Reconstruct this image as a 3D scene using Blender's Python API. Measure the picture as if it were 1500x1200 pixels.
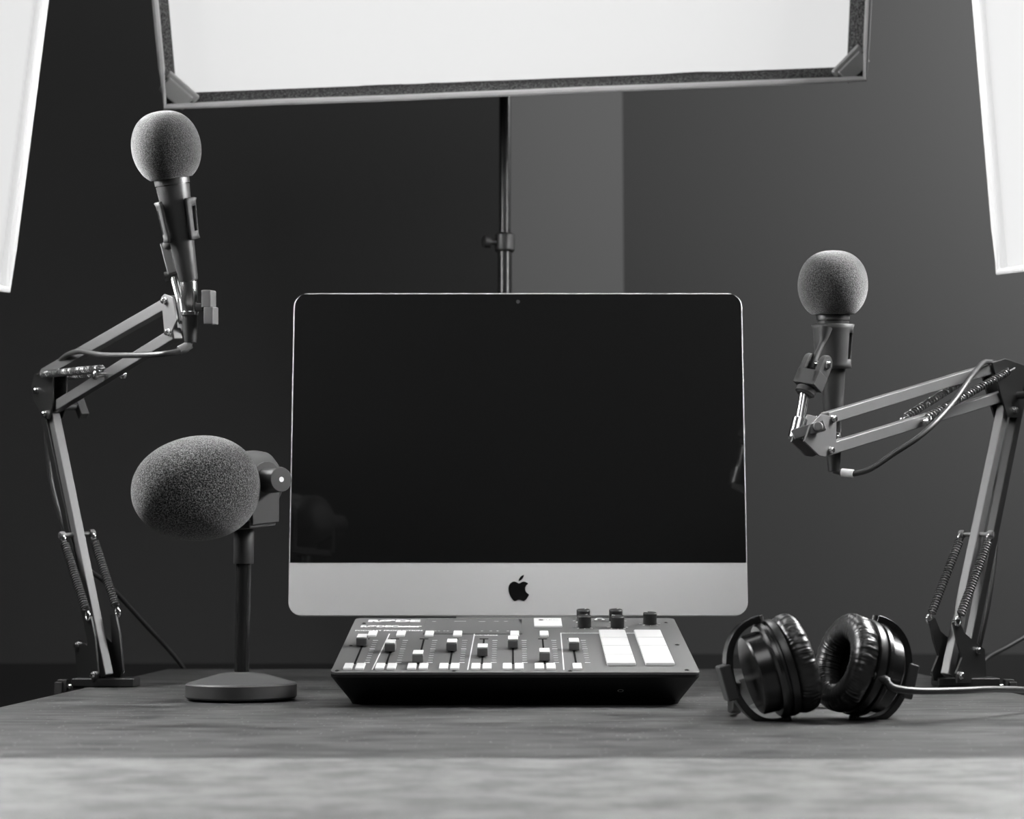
import bpy, bmesh, math, random
from mathutils import Vector as V, Matrix, noise

sc = bpy.context.scene
COL = sc.collection
for o in list(bpy.data.objects):
    bpy.data.objects.remove(o)
random.seed(4)

# ------------------------------------------------------------------ camera
F = 2500.0                      # focal length in photo pixels (50 mm on a 30 mm wide crop)
TH = math.radians(6.05)         # camera looks slightly up
TABLE_Z = 0.75
CAM = V((0, 0, TABLE_Z + 0.109))
cam_d = bpy.data.cameras.new('camera')
cam = bpy.data.objects.new('camera', cam_d)
COL.objects.link(cam)
cam.location = CAM
cam.rotation_euler = (math.pi / 2 + TH, 0, 0)
cam_d.sensor_fit = 'HORIZONTAL'
cam_d.sensor_width = 30.0
cam_d.lens = 50.0
cam_d.clip_start = 0.02
cam_d.dof.use_dof = True
cam_d.dof.focus_distance = 1.70
cam_d.dof.aperture_fstop = 7.0
sc.camera = cam

# ------------------------------------------------------------------ world, lights, exposure
w = bpy.data.worlds.new('world')
sc.world = w
w.use_nodes = True
w.node_tree.nodes['Background'].inputs[0].default_value = (0.5, 0.5, 0.5, 1)
w.node_tree.nodes['Background'].inputs[1].default_value = 0.03
sc.view_settings.view_transform = 'Standard'
sc.view_settings.look = 'None'
sc.view_settings.exposure = 0.0
sc.view_settings.gamma = 1.0
sc.view_settings.use_curve_mapping = False

DIFFUSER_L, DIFFUSER_C, DIFFUSER_R = 0.66, 0.69, 0.76      # radiance of the softbox fabric

def area(name, loc, target, sx, sy, power):
    d = bpy.data.lights.new(name, 'AREA')
    d.shape = 'RECTANGLE'; d.size = sx; d.size_y = sy; d.energy = power
    o = bpy.data.objects.new(name, d)
    COL.objects.link(o)
    o.location = loc
    o.rotation_euler = (V(target) - V(loc)).to_track_quat('-Z', 'Y').to_euler()
    return o

area('front_fill', (0.15, 0.2, 2.35), (0.0, 1.7, 0.9), 1.2, 0.8, 11.0)  # unseen overhead fill, stands in for the room light from the front
area('wall_wash_fill', (2.6, 2.9, 2.7), (0.6, 3.9, 1.7), 0.3, 0.3, 80.0)  # added wash, out of view, to brighten the right of the back wall

# ------------------------------------------------------------------ pixel helpers (photo frame 1500 x 1200)
def ray(px, py):
    xr = (px - 750) / F; yr = (600 - py) / F
    return V((xr, math.cos(TH) - yr * math.sin(TH), math.sin(TH) + yr * math.cos(TH)))
def P(px, py, y):
    d = ray(px, py); return CAM + d * (y / d.y)
def PT(px, py, z=TABLE_Z):
    d = ray(px, py); return CAM + d * ((z - CAM.z) / d.z)
def PP(px, py, q, n):
    d = ray(px, py); return CAM + d * ((q - CAM).dot(n) / d.dot(n))

# ------------------------------------------------------------------ materials
def nt(m):
    return m.node_tree.nodes, m.node_tree.links
def mat(name, c, rough=0.5, metal=0.0, spec=0.5, emit=0.0, bump=None, speck=None, sheen=0.0, coat=0.0):
    m = bpy.data.materials.new(name); m.use_nodes = True
    N, L = nt(m); b = N['Principled BSDF']
    b.inputs['Base Color'].default_value = (c, c, c, 1)
    b.inputs['Roughness'].default_value = rough
    b.inputs['Metallic'].default_value = metal
    b.inputs['Specular IOR Level'].default_value = spec
    if sheen:
        b.inputs['Sheen Weight'].default_value = sheen
        b.inputs['Sheen Roughness'].default_value = 0.5
    if coat:
        b.inputs['Coat Weight'].default_value = coat
        b.inputs['Coat Roughness'].default_value = 0.12
    if emit:
        b.inputs['Emission Color'].default_value = (1, 1, 1, 1)
        b.inputs['Emission Strength'].default_value = emit
    tc = N.new('ShaderNodeTexCoord')
    if bump:
        nz = N.new('ShaderNodeTexNoise'); nz.inputs['Scale'].default_value = bump[0]; nz.inputs['Detail'].default_value = 3
        bp = N.new('ShaderNodeBump'); bp.inputs['Strength'].default_value = bump[1]; bp.inputs['Distance'].default_value = bump[2]
        L.new(tc.outputs['Object'], nz.inputs['Vector']); L.new(nz.outputs['Fac'], bp.inputs['Height'])
        L.new(bp.outputs['Normal'], b.inputs['Normal'])
    if speck:      # (scale, dark, light)
        nz = N.new('ShaderNodeTexNoise'); nz.inputs['Scale'].default_value = speck[0]; nz.inputs['Detail'].default_value = 1.5
        rp = N.new('ShaderNodeValToRGB')
        rp.color_ramp.elements[0].position = 0.42; rp.color_ramp.elements[0].color = (speck[1],) * 3 + (1,)
        rp.color_ramp.elements[1].position = 0.70; rp.color_ramp.elements[1].color = (speck[2],) * 3 + (1,)
        L.new(tc.outputs['Object'], nz.inputs['Vector']); L.new(nz.outputs['Fac'], rp.inputs['Fac'])
        L.new(rp.outputs['Color'], b.inputs['Base Color'])
    return m

def wood(name, dark, light, rough, spec, specks=True, blot=0.0, stretch=1.0):
    m = bpy.data.materials.new(name); m.use_nodes = True
    N, L = nt(m); b = N['Principled BSDF']
    tc = N.new('ShaderNodeTexCoord')
    def noise_tex(scale, vec, detail=4):
        mp = N.new('ShaderNodeMapping'); mp.inputs['Scale'].default_value = vec
        nz = N.new('ShaderNodeTexNoise'); nz.inputs['Scale'].default_value = scale; nz.inputs['Detail'].default_value = detail
        nz.inputs['Roughness'].default_value = 0.62
        L.new(tc.outputs['Object'], mp.inputs['Vector']); L.new(mp.outputs['Vector'], nz.inputs['Vector'])
        return nz
    a = noise_tex(34, (0.55 * stretch, 2.2 / stretch, 1)); c = noise_tex(150, (0.7 * stretch, 2.0 / stretch, 1), 4); d = noise_tex(7, (0.6, 1.6, 1), 2)
    mx = N.new('ShaderNodeMath'); mx.operation = 'MULTIPLY_ADD'; mx.inputs[1].default_value = 0.45
    L.new(c.outputs['Fac'], mx.inputs[0]); L.new(a.outputs['Fac'], mx.inputs[2])
    m2 = N.new('ShaderNodeMath'); m2.operation = 'MULTIPLY_ADD'; m2.inputs[1].default_value = 0.3 + blot
    L.new(d.outputs['Fac'], m2.inputs[0]); L.new(mx.outputs[0], m2.inputs[2])
    rp = N.new('ShaderNodeValToRGB')
    half = N.new('ShaderNodeMath'); half.operation = 'MULTIPLY'; half.inputs[1].default_value = 0.5
    L.new(m2.outputs[0], half.inputs[0])
    mean = (0.725 + 0.5 * (0.3 + blot)) * 0.5
    rp.color_ramp.elements[0].position = mean - 0.075; rp.color_ramp.elements[0].color = (dark,) * 3 + (1,)
    rp.color_ramp.elements[1].position = mean + 0.085; rp.color_ramp.elements[1].color = (light,) * 3 + (1,)
    L.new(half.outputs[0], rp.inputs['Fac'])
    last = rp.outputs['Color']
    if specks:     # dust lying on the wood
        vo = N.new('ShaderNodeTexVoronoi'); vo.inputs['Scale'].default_value = 190
        cl = N.new('ShaderNodeMath'); cl.operation = 'LESS_THAN'; cl.inputs[1].default_value = 0.16
        L.new(tc.outputs['Object'], vo.inputs['Vector']); L.new(vo.outputs['Distance'], cl.inputs[0])
        pick = N.new('ShaderNodeMath'); pick.operation = 'GREATER_THAN'; pick.inputs[1].default_value = 0.86
        sp = N.new('ShaderNodeSeparateColor'); L.new(vo.outputs['Color'], sp.inputs[0]); L.new(sp.outputs[0], pick.inputs[0])
        mu = N.new('ShaderNodeMath'); mu.operation = 'MULTIPLY'; L.new(cl.outputs[0], mu.inputs[0]); L.new(pick.outputs[0], mu.inputs[1])
        mix = N.new('ShaderNodeMix'); mix.data_type = 'RGBA'
        L.new(mu.outputs[0], mix.inputs['Factor']); L.new(last, mix.inputs['A']); mix.inputs['B'].default_value = (.5, .5, .5, 1)
        last = mix.outputs['Result']
    L.new(last, b.inputs['Base Color'])
    rr = N.new('ShaderNodeMapRange'); rr.inputs['To Min'].default_value = rough - .08; rr.inputs['To Max'].default_value = rough + .1
    L.new(c.outputs['Fac'], rr.inputs['Value']); L.new(rr.outputs[0], b.inputs['Roughness'])
    b.inputs['Specular IOR Level'].default_value = spec
    bp = N.new('ShaderNodeBump'); bp.inputs['Strength'].default_value = 0.25; bp.inputs['Distance'].default_value = 0.001
    L.new(mx.outputs[0], bp.inputs['Height']); L.new(bp.outputs['Normal'], b.inputs['Normal'])
    return m

def diffuser(name, edge, hot, r0):
    """softbox fabric: brightest straight in front of the lamp head, even towards the hem"""
    m = mat(name, 0.12, 0.9, emit=edge, spec=0.0)
    N, L = nt(m); b = N['Principled BSDF']
    tc = N.new('ShaderNodeTexCoord')
    ln = N.new('ShaderNodeVectorMath'); ln.operation = 'LENGTH'; L.new(tc.outputs['Object'], ln.inputs[0])
    def mth(op, a, v):
        k = N.new('ShaderNodeMath'); k.operation = op
        if isinstance(a, (int, float)): k.inputs[0].default_value = a
        else: L.new(a, k.inputs[0])
        if isinstance(v, (int, float)): k.inputs[1].default_value = v
        else: L.new(v, k.inputs[1])
        return k.outputs[0]
    x = mth('POWER', mth('DIVIDE', ln.outputs['Value'], r0), 4.0)
    g = mth('POWER', math.e, mth('MULTIPLY', x, -1.0))
    L.new(mth('ADD', mth('MULTIPLY', g, edge * hot), edge), b.inputs['Emission Strength'])
    return m

M = dict(
    wall=mat('charcoal wall paint', 0.095, 0.9, spec=0.2, bump=(60, .12, .002)),
    dado=mat('black lower wall paint', 0.045, 0.8, spec=0.2),
    floor=mat('dark floor', 0.03, 0.6, spec=0.3),
    wood=wood('dark stained wood', 0.012, 0.10, 0.45, 0.32),
    board=wood('pale brushed wood', 0.085, 0.215, 0.55, 0.3, False, 0.1, 1.5),
    foam=mat('foam', 0.03, 1.0, spec=0.1, bump=(1100, 1.0, .0010), speck=(1100, .005, .12), sheen=0.55),
    foam_big=mat('coarse foam', 0.03, 1.0, spec=0.1, bump=(760, 1.0, .0012), speck=(800, .002, .17), sheen=0.3),
    black=mat('black plastic', 0.018, 0.42, spec=0.45),
    matte=mat('matte black metal', 0.022, 0.5, spec=0.5, bump=(900, .05, .0004)),
    soft=mat('soft black plastic', 0.04, 0.55, spec=0.4),
    mic=mat('dark grey enamel', 0.05, 0.38, spec=0.9, metal=0.35, bump=(1500, .1, .0003)),
    bar=mat('satin grey paint', 0.14, 0.46, metal=0.4, spec=0.5),
    bar_dark=mat('satin black paint', 0.016, 0.38, spec=0.45),
    steel=mat('bright steel', 0.72, 0.22, metal=1.0),
    spring=mat('dark spring steel', 0.13, 0.35, metal=0.7),
    cable=mat('black rubber cable', 0.03, 0.42, spec=0.6),
    alu=mat('brushed aluminium', 0.62, 0.46, metal=0.25, bump=(1800, .03, .0002)),
    glass=mat('black screen glass', 0.007, 0.05, spec=0.4),
    logo=mat('glossy black logo', 0.006, 0.15, spec=0.5),
    lens=mat('camera lens', 0.05, 0.1, spec=0.6),
    plate=mat('graphite panel', 0.12, 0.5, spec=0.4, bump=(1500, .04, .0003)),
    body=mat('black mixer body', 0.012, 0.55, spec=0.3),
    cap=mat('grey fader cap', 0.13, 0.5, spec=0.4),
    white=mat('white cap top', 0.82, 0.45, spec=0.4),
    lit=mat('lit translucent button', 0.5, 0.5, emit=0.28),
    pad=mat('lit silicone pad', 0.40, 0.6, emit=0.23),
    print=mat('white print', 0.78, 0.6),
    print_dim=mat('grey print', 0.5, 0.6),
    print_dark=mat('dark print', 0.05, 0.6),
    slot=mat('slot black', 0.006, 0.8, spec=0.1),
    touch=mat('touch display glass', 0.02, 0.08, spec=0.9),
    screen_text=mat('display text', 0.3, 0.6, emit=0.12),
    leather=mat('black leatherette', 0.012, 0.36, spec=0.6),
    gloss=mat('gloss black plastic', 0.010, 0.25, spec=0.6),
    cloth=mat('black speaker cloth', 0.006, 0.95, spec=0.1),
    lip=mat('black softbox fabric', 0.05, 0.9, spec=0.1, speck=(420, .012, .13)),
    piping=mat('grey fabric piping', 0.32, 0.8, spec=0.2),
    strap=mat('silver lining fabric', 0.25, 0.4, metal=0.4),
    pole=mat('black anodised tube', 0.012, 0.25, spec=0.4),
    diff_l=diffuser('left diffuser fabric', DIFFUSER_L, 130, .19),
    diff_c=diffuser('top diffuser fabric', DIFFUSER_C, 40, .11),
    diff_r=diffuser('right diffuser fabric', DIFFUSER_R, 130, .19),
    hem=mat('translucent white hem', 0.6, 0.9, emit=0.40, spec=0.0),
)

# ------------------------------------------------------------------ mesh builder
def frame(axis, hint=None):
    a = V(axis).normalized()
    h = V(hint) if hint is not None else (V((0, 0, 1)) if abs(a.z) < .9 else V((1, 0, 0)))
    e1 = (h - a * h.dot(a)).normalized()
    return a, e1, a.cross(e1)

class MB:
    def __init__(self):
        self.v = []; self.f = []
    def add(self, vs, fs):
        k = len(self.v); self.v += [V(q) for q in vs]; self.f += [tuple(i + k for i in f) for f in fs]
        return self
    def obox(self, c, ax, ay, az):               # half-extent vectors
        c = V(c); vs = [c + ax * i + ay * j + az * k for k in (-1, 1) for j in (-1, 1) for i in (-1, 1)]
        return self.add(vs, [(0, 2, 3, 1), (4, 5, 7, 6), (0, 1, 5, 4), (2, 6, 7, 3), (0, 4, 6, 2), (1, 3, 7, 5)])
    def box(self, x0, x1, y0, y1, z0, z1):
        return self.obox(((x0 + x1) / 2, (y0 + y1) / 2, (z0 + z1) / 2), V(((x1 - x0) / 2, 0, 0)), V((0, (y1 - y0) / 2, 0)), V((0, 0, (z1 - z0) / 2)))
    def beam(self, p0, p1, wd, ht, hint):        # ht along hint
        a, e1, e2 = frame(V(p1) - V(p0), hint)
        return self.obox((V(p0) + V(p1)) / 2, (V(p1) - V(p0)) / 2, e2 * wd / 2, e1 * ht / 2)
    def lathe(self, prof, o, axis, n=32, hint=None, caps=True):
        a, e1, e2 = frame(axis, hint); o = V(o)
        vs = []; fs = []
        for r, h in prof:
            for i in range(n):
                t = 2 * math.pi * i / n
                vs.append(o + a * h + (e1 * math.cos(t) + e2 * math.sin(t)) * r)
        for j in range(len(prof) - 1):
            for i in range(n):
                i2 = (i + 1) % n
                fs.append((j * n + i, j * n + i2, (j + 1) * n + i2, (j + 1) * n + i))
        if caps:
            fs.append(tuple(reversed(range(n)))); fs.append(tuple(range((len(prof) - 1) * n, len(prof) * n)))
        return self.add(vs, fs)
    def cyl(self, p0, p1, r, n=20, r1=None):
        p0 = V(p0); p1 = V(p1); L = (p1 - p0).length
        return self.lathe([(r, 0), (r if r1 is None else r1, L)], p0, p1 - p0, n)
    def tube(self, pts, r, n=10, closed=False):
        pts = [V(p) for p in pts]; m = len(pts); vs = []; fs = []
        prev = None
        for i, p in enumerate(pts):
            if closed: t = pts[(i + 1) % m] - pts[i - 1]
            else: t = pts[min(i + 1, m - 1)] - pts[max(i - 1, 0)]
            t.normalize()
            if prev is None: _, e1, _ = frame(t)
            else: e1 = (prev - t * prev.dot(t)).normalized()
            prev = e1; e2 = t.cross(e1)
            rr = r[i] if isinstance(r, (list, tuple)) else r
            for k in range(n):
                q = 2 * math.pi * k / n; vs.append(p + (e1 * math.cos(q) + e2 * math.sin(q)) * rr)
        for i in range(m if closed else m - 1):
            for k in range(n):
                k2 = (k + 1) % n; j = (i + 1) % m
                fs.append((i * n + k, i * n + k2, j * n + k2, j * n + k))
        if not closed:
            fs.append(tuple(reversed(range(n)))); fs.append(tuple(range((m - 1) * n, m * n)))
        return self.add(vs, fs)
    def prism(self, poly, vec):
        poly = [V(p) for p in poly]; vec = V(vec); n = len(poly)
        return self.add([p - vec / 2 for p in poly] + [p + vec / 2 for p in poly],
                        [tuple(range(n)), tuple(range(2 * n - 1, n - 1, -1))] + [(i, i + n, (i + 1) % n + n, (i + 1) % n) for i in range(n)])
    def ball(self, c, r, n=14):
        pr = [(max(1e-5, r * math.sin(math.pi * k / 8)), -r * math.cos(math.pi * k / 8)) for k in range(9)]
        return self.lathe(pr, c, V((0, 0, 1)), n, caps=False)
    def build(self, name, m, parent=None, smooth=35, bevel=0.0, seg=2, solid=0.0):
        lo = V([min(q[i] for q in self.v) for i in range(3)]); hi = V([max(q[i] for q in self.v) for i in range(3)])
        o0 = (lo + hi) / 2
        me = bpy.data.meshes.new(name)
        me.from_pydata([tuple(q - o0) for q in self.v], [], self.f)
        bm = bmesh.new(); bm.from_mesh(me)
        bmesh.ops.remove_doubles(bm, verts=bm.verts, dist=1e-7)
        bmesh.ops.recalc_face_normals(bm, faces=bm.faces)
        bm.to_mesh(me); bm.free()
        if smooth:
            me.shade_smooth(); me.set_sharp_from_angle(angle=math.radians(smooth))
        me.materials.append(M[m] if isinstance(m, str) else m)
        o = bpy.data.objects.new(name, me); COL.objects.link(o)
        place(o, o0, parent)
        if solid:
            s = o.modifiers.new('solid', 'SOLIDIFY'); s.thickness = solid; s.offset = 0
        if bevel:
            b = o.modifiers.new('bevel', 'BEVEL'); b.width = bevel; b.segments = seg; b.limit_method = 'ANGLE'; b.angle_limit = math.radians(40)
            b.harden_normals = True
        return o

W = {}
def place(o, loc, parent):
    W[o.name] = V(loc)
    if parent is not None:
        o.parent = parent; o.location = V(loc) - W[parent.name]
    else:
        o.location = V(loc)
def tag(o, label, cat, group=None):
    o['label'] = label; o['category'] = cat
    if group: o['group'] = group
    return o
def thing(name, loc, label, cat, group=None):
    o = bpy.data.objects.new(name, None); COL.objects.link(o); o.empty_display_size = 0.05
    place(o, loc, None)
    return tag(o, label, cat, group)
def struct(o):
    o['kind'] = 'structure'; return o

def smooth_path(pts, k=8):                       # Catmull-Rom
    pts = [V(p) for p in pts]; out = []
    e = [pts[0] * 2 - pts[1]] + pts + [pts[-1] * 2 - pts[-2]]
    for i in range(1, len(e) - 2):
        a, b, c, d = e[i - 1:i + 3]
        for j in range(k):
            t = j / k
            out.append(0.5 * ((2 * b) + (c - a) * t + (2 * a - 5 * b + 4 * c - d) * t * t + (3 * b - a - 3 * c + d) * t ** 3))
    out.append(pts[-1]); return out
def helix(p0, p1, r, turns, per=10):
    a, e1, e2 = frame(V(p1) - V(p0)); out = []
    n = turns * per
    for i in range(n + 1):
        q = 2 * math.pi * i / per
        out.append(V(p0).lerp(V(p1), i / n) + (e1 * math.cos(q) + e2 * math.sin(q)) * r)
    return out
def rrect(w2, h2, r, k=6):
    out = []
    for cx, cy, a0 in ((w2 - r, h2 - r, 0), (-w2 + r, h2 - r, 90), (-w2 + r, -h2 + r, 180), (w2 - r, -h2 + r, 270)):
        for i in range(k + 1):
            t = math.radians(a0 + 90 * i / k); out.append((cx + r * math.cos(t), cy + r * math.sin(t)))
    return out
def text_verts(s, size, bold=0.0, shear=0.0):
    cu = bpy.data.curves.new('t', 'FONT'); cu.body = s; cu.size = size; cu.align_x = 'CENTER'; cu.align_y = 'CENTER'
    cu.offset = bold; cu.shear = shear; cu.resolution_u = 3
    o = bpy.data.objects.new('t', cu); COL.objects.link(o)
    dg = bpy.context.evaluated_depsgraph_get()
    me = bpy.data.meshes.new_from_object(o.evaluated_get(dg))
    vs = [q.co.copy() for q in me.vertices]; fs = [tuple(p.vertices) for p in me.polygons]
    bpy.data.objects.remove(o); bpy.data.curves.remove(cu); bpy.data.meshes.remove(me)
    return vs, fs

# ------------------------------------------------------------------ the room
struct(MB().box(-3.2, 3.2, -1.0, 4.2, -0.05, 0).build('floor', 'floor', smooth=0))
CX0, CY0, CX1, CY1 = -0.012, 3.45, 0.262, 3.95          # outer and inner corner of the splayed wall
struct(MB().prism([(-3.2, CY0, 0), (CX0, CY0, 0), (CX0, CY0 + .6, 0), (-3.2, CY0 + .6, 0)], (0, 0, 5.6)).build('wall_back_left', 'wall', smooth=0))
struct(MB().prism([(CX0, CY0, 0), (CX1, CY1, 0), (CX1, CY1 + .1, 0), (CX0, CY1 + .1, 0)], (0, 0, 5.6)).build('wall_back_splay', 'wall', smooth=0))
struct(MB().prism([(CX1, CY1, 0), (3.2, CY1, 0), (3.2, CY1 + .1, 0), (CX1, CY1 + .1, 0)], (0, 0, 5.6)).build('wall_back_right', 'wall', smooth=0))
TZ = 0.715
struct(MB().box(-3.2, CX0, CY0 - .03, CY0 - .002, 0, TZ).build('trim_1', 'dado', smooth=0))
dv = V((CY1 - CY0, CX0 - CX1, 0)).normalized()          # splay normal, towards the room
struct(MB().prism([V((CX0, CY0, TZ / 2)) + dv * .002, V((CX1, CY1, TZ / 2)) + dv * .002, V((CX1, CY1, TZ / 2)) + dv * .03, V((CX0, CY0, TZ / 2)) + dv * .03], (0, 0, TZ)).build('trim_2', 'dado', smooth=0))
struct(MB().box(CX1 + .03, 3.2, CY1 - .03, CY1 - .002, 0, TZ).build('trim_3', 'dado', smooth=0))

# ------------------------------------------------------------------ table
TX0, TX1, TY0, TYF, TY1 = -0.481, 0.536, 0.62, 1.126, 2.41
t = thing('desk', (0.03, 1.5, 0), 'dark stained wooden desk with a pale plank along one end', 'desk')
MB().box(TX0, TX1, TYF, TY1, TABLE_Z - .035, TABLE_Z).build('desk_top', 'wood', t, bevel=.0015)
MB().box(TX0 - .35, TX1 + .35, TY0, TYF - .0012, TABLE_Z - .045, TABLE_Z + .0005).build('end_plank', 'board', t, bevel=.0012)['label'] = 'pale brushed wood plank'
for x in (TX0 + .05, TX1 - .05):
    for y in (TYF + .05, TY1 - .05):
        MB().box(x - .03, x + .03, y - .03, y + .03, 0, TABLE_Z - .035).build('leg', 'wood', t, bevel=.003)
for x in (TX0 - .25, TX1 + .25):
    MB().box(x - .03, x + .03, TY0 + .1, TY0 + .16, 0, TABLE_Z - .045).build('leg', 'wood', t, bevel=.003)
MB().box(TX0 + .05, TX1 - .05, TY1 - .06, TY1 - .04, TABLE_Z - .12, TABLE_Z - .035).build('apron', 'wood', t)

# ------------------------------------------------------------------ softboxes
def softbox(label, C, R, U, N, w2, h2, mdiff, polebase, lipd, wav, soft_lip, inset):
    """C centre of front rim, R right, U up, N facing, half sizes w2,h2"""
    if polebase is None:
        tp = C - N * (lipd + .39); polebase = (tp.x, tp.y, 1.2)
    root = thing('softbox_light', (polebase[0], polebase[1], 0), label, 'softbox')
    def q(a, b, c): return C + R * a + U * b + N * c
    fw, fh = w2 - inset[0], h2 - inset[1]                      # diffuser inset
    # diffuser panel with slightly wavy hem
    K = 40; ring = []
    for (a0, b0, a1, b1) in ((-fw, -fh, fw, -fh), (fw, -fh, fw, fh), (fw, fh, -fw, fh), (-fw, fh, -fw, -fh)):
        for i in range(K):
            s = i / K; a = a0 + (a1 - a0) * s; b = b0 + (b1 - b0) * s
            d = wav * (noise.noise(V((a * 9, b * 9, 3.1))) * .9 + noise.noise(V((a * 30, b * 30, 1.7))) * .35)
            L_ = math.hypot(a1 - a0, b1 - b0); nx, ny = (b1 - b0) / L_, -(a1 - a0) / L_
            env = math.sin(math.pi * s) ** .3
            ring.append((a - nx * d * env - nx * wav * .2, b - ny * d * env - ny * wav * .2))
    MB().prism([q(a, b, -lipd) for a, b in ring], N * .002).build('diffuser', mdiff, root, smooth=0)
    # lip: a band of fabric from the diffuser out to the rim, one part per side
    cs = [(-1, -1), (1, -1), (1, 1), (-1, 1)]
    for i in range(4):
        (a, b), (a2, b2) = cs[i], cs[(i + 1) % 4]
        b4 = MB(); n = 24
        vs = []; fs = []
        for j in range(n + 1):
            s = j / n; x = a + (a2 - a) * s; y = b + (b2 - b) * s
            wv = wav * noise.noise(V((x * 7, y * 7, 9.2))) * math.sin(math.pi * s)
            vs += [q(x * fw * .995, y * fh * .995, -lipd - .004), q(x * (w2 + fw) / 2 , y * (h2 + fh) / 2 + wv * .3, -lipd * .5), q(x * w2, y * h2 + wv * .4, 0)]
        for j in range(n):
            k = j * 3; fs += [(k, k + 1, k + 4, k + 3), (k + 1, k + 2, k + 5, k + 4)]
        b4.add(vs, fs).build('fabric_lip', 'hem' if soft_lip else 'lip', root, smooth=60, solid=.003)
    pp = []
    for i in range(4):
        (a, b), (a2, b2) = cs[i], cs[(i + 1) % 4]
        for j in range(12):
            s = j / 12; x = a + (a2 - a) * s; y = b + (b2 - b) * s
            wv = wav * noise.noise(V((x * 7, y * 7, 9.2))) * math.sin(math.pi * s)
            pp.append(q(x * w2, y * h2 + wv * .4, .002))
    MB().tube(pp, .0045, 8, True).build('piping', 'hem' if soft_lip else 'piping', root)
    for a, b in cs:                                   # corner pockets
        if soft_lip: break
        c0 = q(a * w2 * .985, b * h2 * .975, -.004)
        m = MB(); dd = (R * a + U * b).normalized(); tt = N.cross(dd)
        m.obox(c0 - dd * .012, dd * .012, tt * .021, N * .006)
        m.obox(c0 - dd * .024, dd * .006, tt * .026, N * .004)
        m.build('corner_pocket', 'strap', root, bevel=.003)
    # back shell
    hub = C - N * (lipd + .30)
    hub4 = [hub + R * (a * .07) + U * (b * .07) for a, b in cs]
    rim4 = [q(a * w2, b * h2, -.001) for a, b in cs]
    mid4 = [q(a * w2 * 1.0, b * h2 * 1.0, -lipd - .012) for a, b in cs]
    MB().add(rim4 + mid4 + hub4, [(i + k, (i + 1) % 4 + k, (i + 1) % 4 + 4 + k, i + 4 + k) for k in (0, 4) for i in range(4)]).build('shell', 'matte', root, smooth=0, solid=.003)
    MB().lathe([(.075, 0), (.075, .03), (.055, .035), (.055, .14), (.03, .15)], hub + N * .005, -N, 24).build('lamp_head', 'black', root, bevel=.002)
    pb = V(polebase); top = hub - N * .09
    MB().obox(V((pb.x, pb.y, top.z - .03)), V((.014, 0, 0)), V((0, .02, 0)), V((0, 0, .05))).build('tilt_bracket', 'black', root, bevel=.003)
    zc = polebase[2]
    MB().cyl((pb.x, pb.y, zc), (pb.x, pb.y, top.z - .06), .0085, 20).build('pole', 'pole', root)
    MB().cyl((pb.x, pb.y, .12), (pb.x, pb.y, zc), .0105, 20).build('pole', 'pole', root)
    MB().lathe([(.012, -.014), (.0145, -.011), (.0145, .011), (.012, .014)], (pb.x, pb.y, zc), (0, 0, 1), 20).build('collar', 'black', root)
    kd = V((-1, -.35, 0)).normalized()
    MB().lathe([(.004, 0), (.004, .014), (.009, .015), (.009, .024), (.006, .026)], V((pb.x, pb.y, zc)) + kd * .008, kd, 14).build('clamp_knob', 'black', root)
    for i in range(3):
        an = math.radians(30 + 120 * i); e = V((math.cos(an), math.sin(an), 0))
        base = V((pb.x, pb.y, 0))
        MB().tube([base + V((0, 0, .62)) + e * .02, base + e * .42 + V((0, 0, .012))], .009, 10).build('leg', 'pole', root)
    return root

def basis(N, roll=0.0):
    N = V(N).normalized()
    R = V((0, 0, 1)).cross(N).normalized()            # to the softbox's right as the camera sees it (towards +x when facing -y)
    R = -R if R.x < 0 else R
    U = (V((0, 0, 1)) - N * N.z).normalized()
    c, s = math.cos(roll), math.sin(roll)
    return R * c + U * s, U * c - R * s, N

R_, U_, N_ = basis((0.10, -math.cos(math.radians(26)), -math.sin(math.radians(26))), math.radians(4.1))
bl = P(242, 156, 2.22)
w2 = .477
softbox('wide softbox with black fabric lip hanging above the computer on a thin black stand', bl + R_ * w2 + U_ * .31, R_, U_, N_, w2, .31, 'diff_c', (-.0105, 2.46, 1.365), .045, .005, False, (.010, .008))
R_, U_, N_ = basis((.80, -.58, -.20), math.radians(2.0))
br = P(10, 424, 2.10)
softbox('large white softbox standing beyond the boom arm clamped beside the egg shaped microphone', br - R_ * .45 + U_ * .31, R_, U_, N_, .45, .31, 'diff_l', None, .010, .0025, True, (.004, .004))
R_, U_, N_ = basis((-.80, -.58, -.14), math.radians(-2.5))
bl = P(1464, 398, 2.10)
softbox('large white softbox standing beyond the boom arm clamped beside the headphones', bl + R_ * .45 + U_ * .31, R_, U_, N_, .45, .31, 'diff_r', None, .010, .0025, True, (.004, .004))

# ------------------------------------------------------------------ desktop computer
XC = P(759, 903, 1.976).x
zb = P(759, 903, 1.976).z
TILT = math.radians(2.1)
cU = V((0, math.sin(TILT), math.cos(TILT))); cN = V((0, -math.cos(TILT), math.sin(TILT))); cR = V((1, 0, 0))
cO = V((XC, 1.976, zb))
HW, HH, CHIN = .2645, .379, .0615
pc = thing('desktop_computer', (XC, 2.03, TABLE_Z), 'all-in-one desktop computer with black screen and grey aluminium chin', 'computer')
def cp(a, b, c): return cO + cR * a + cU * b + cN * c
out = [(a, b + HH / 2) for a, b in rrect(HW, HH / 2, .0165, 8)]
m = MB(); n = len(out)
m.prism([cp(a, b, -.003) for a, b in out], cN * .006)
m.build('casing', 'alu', pc, bevel=.0008)
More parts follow.
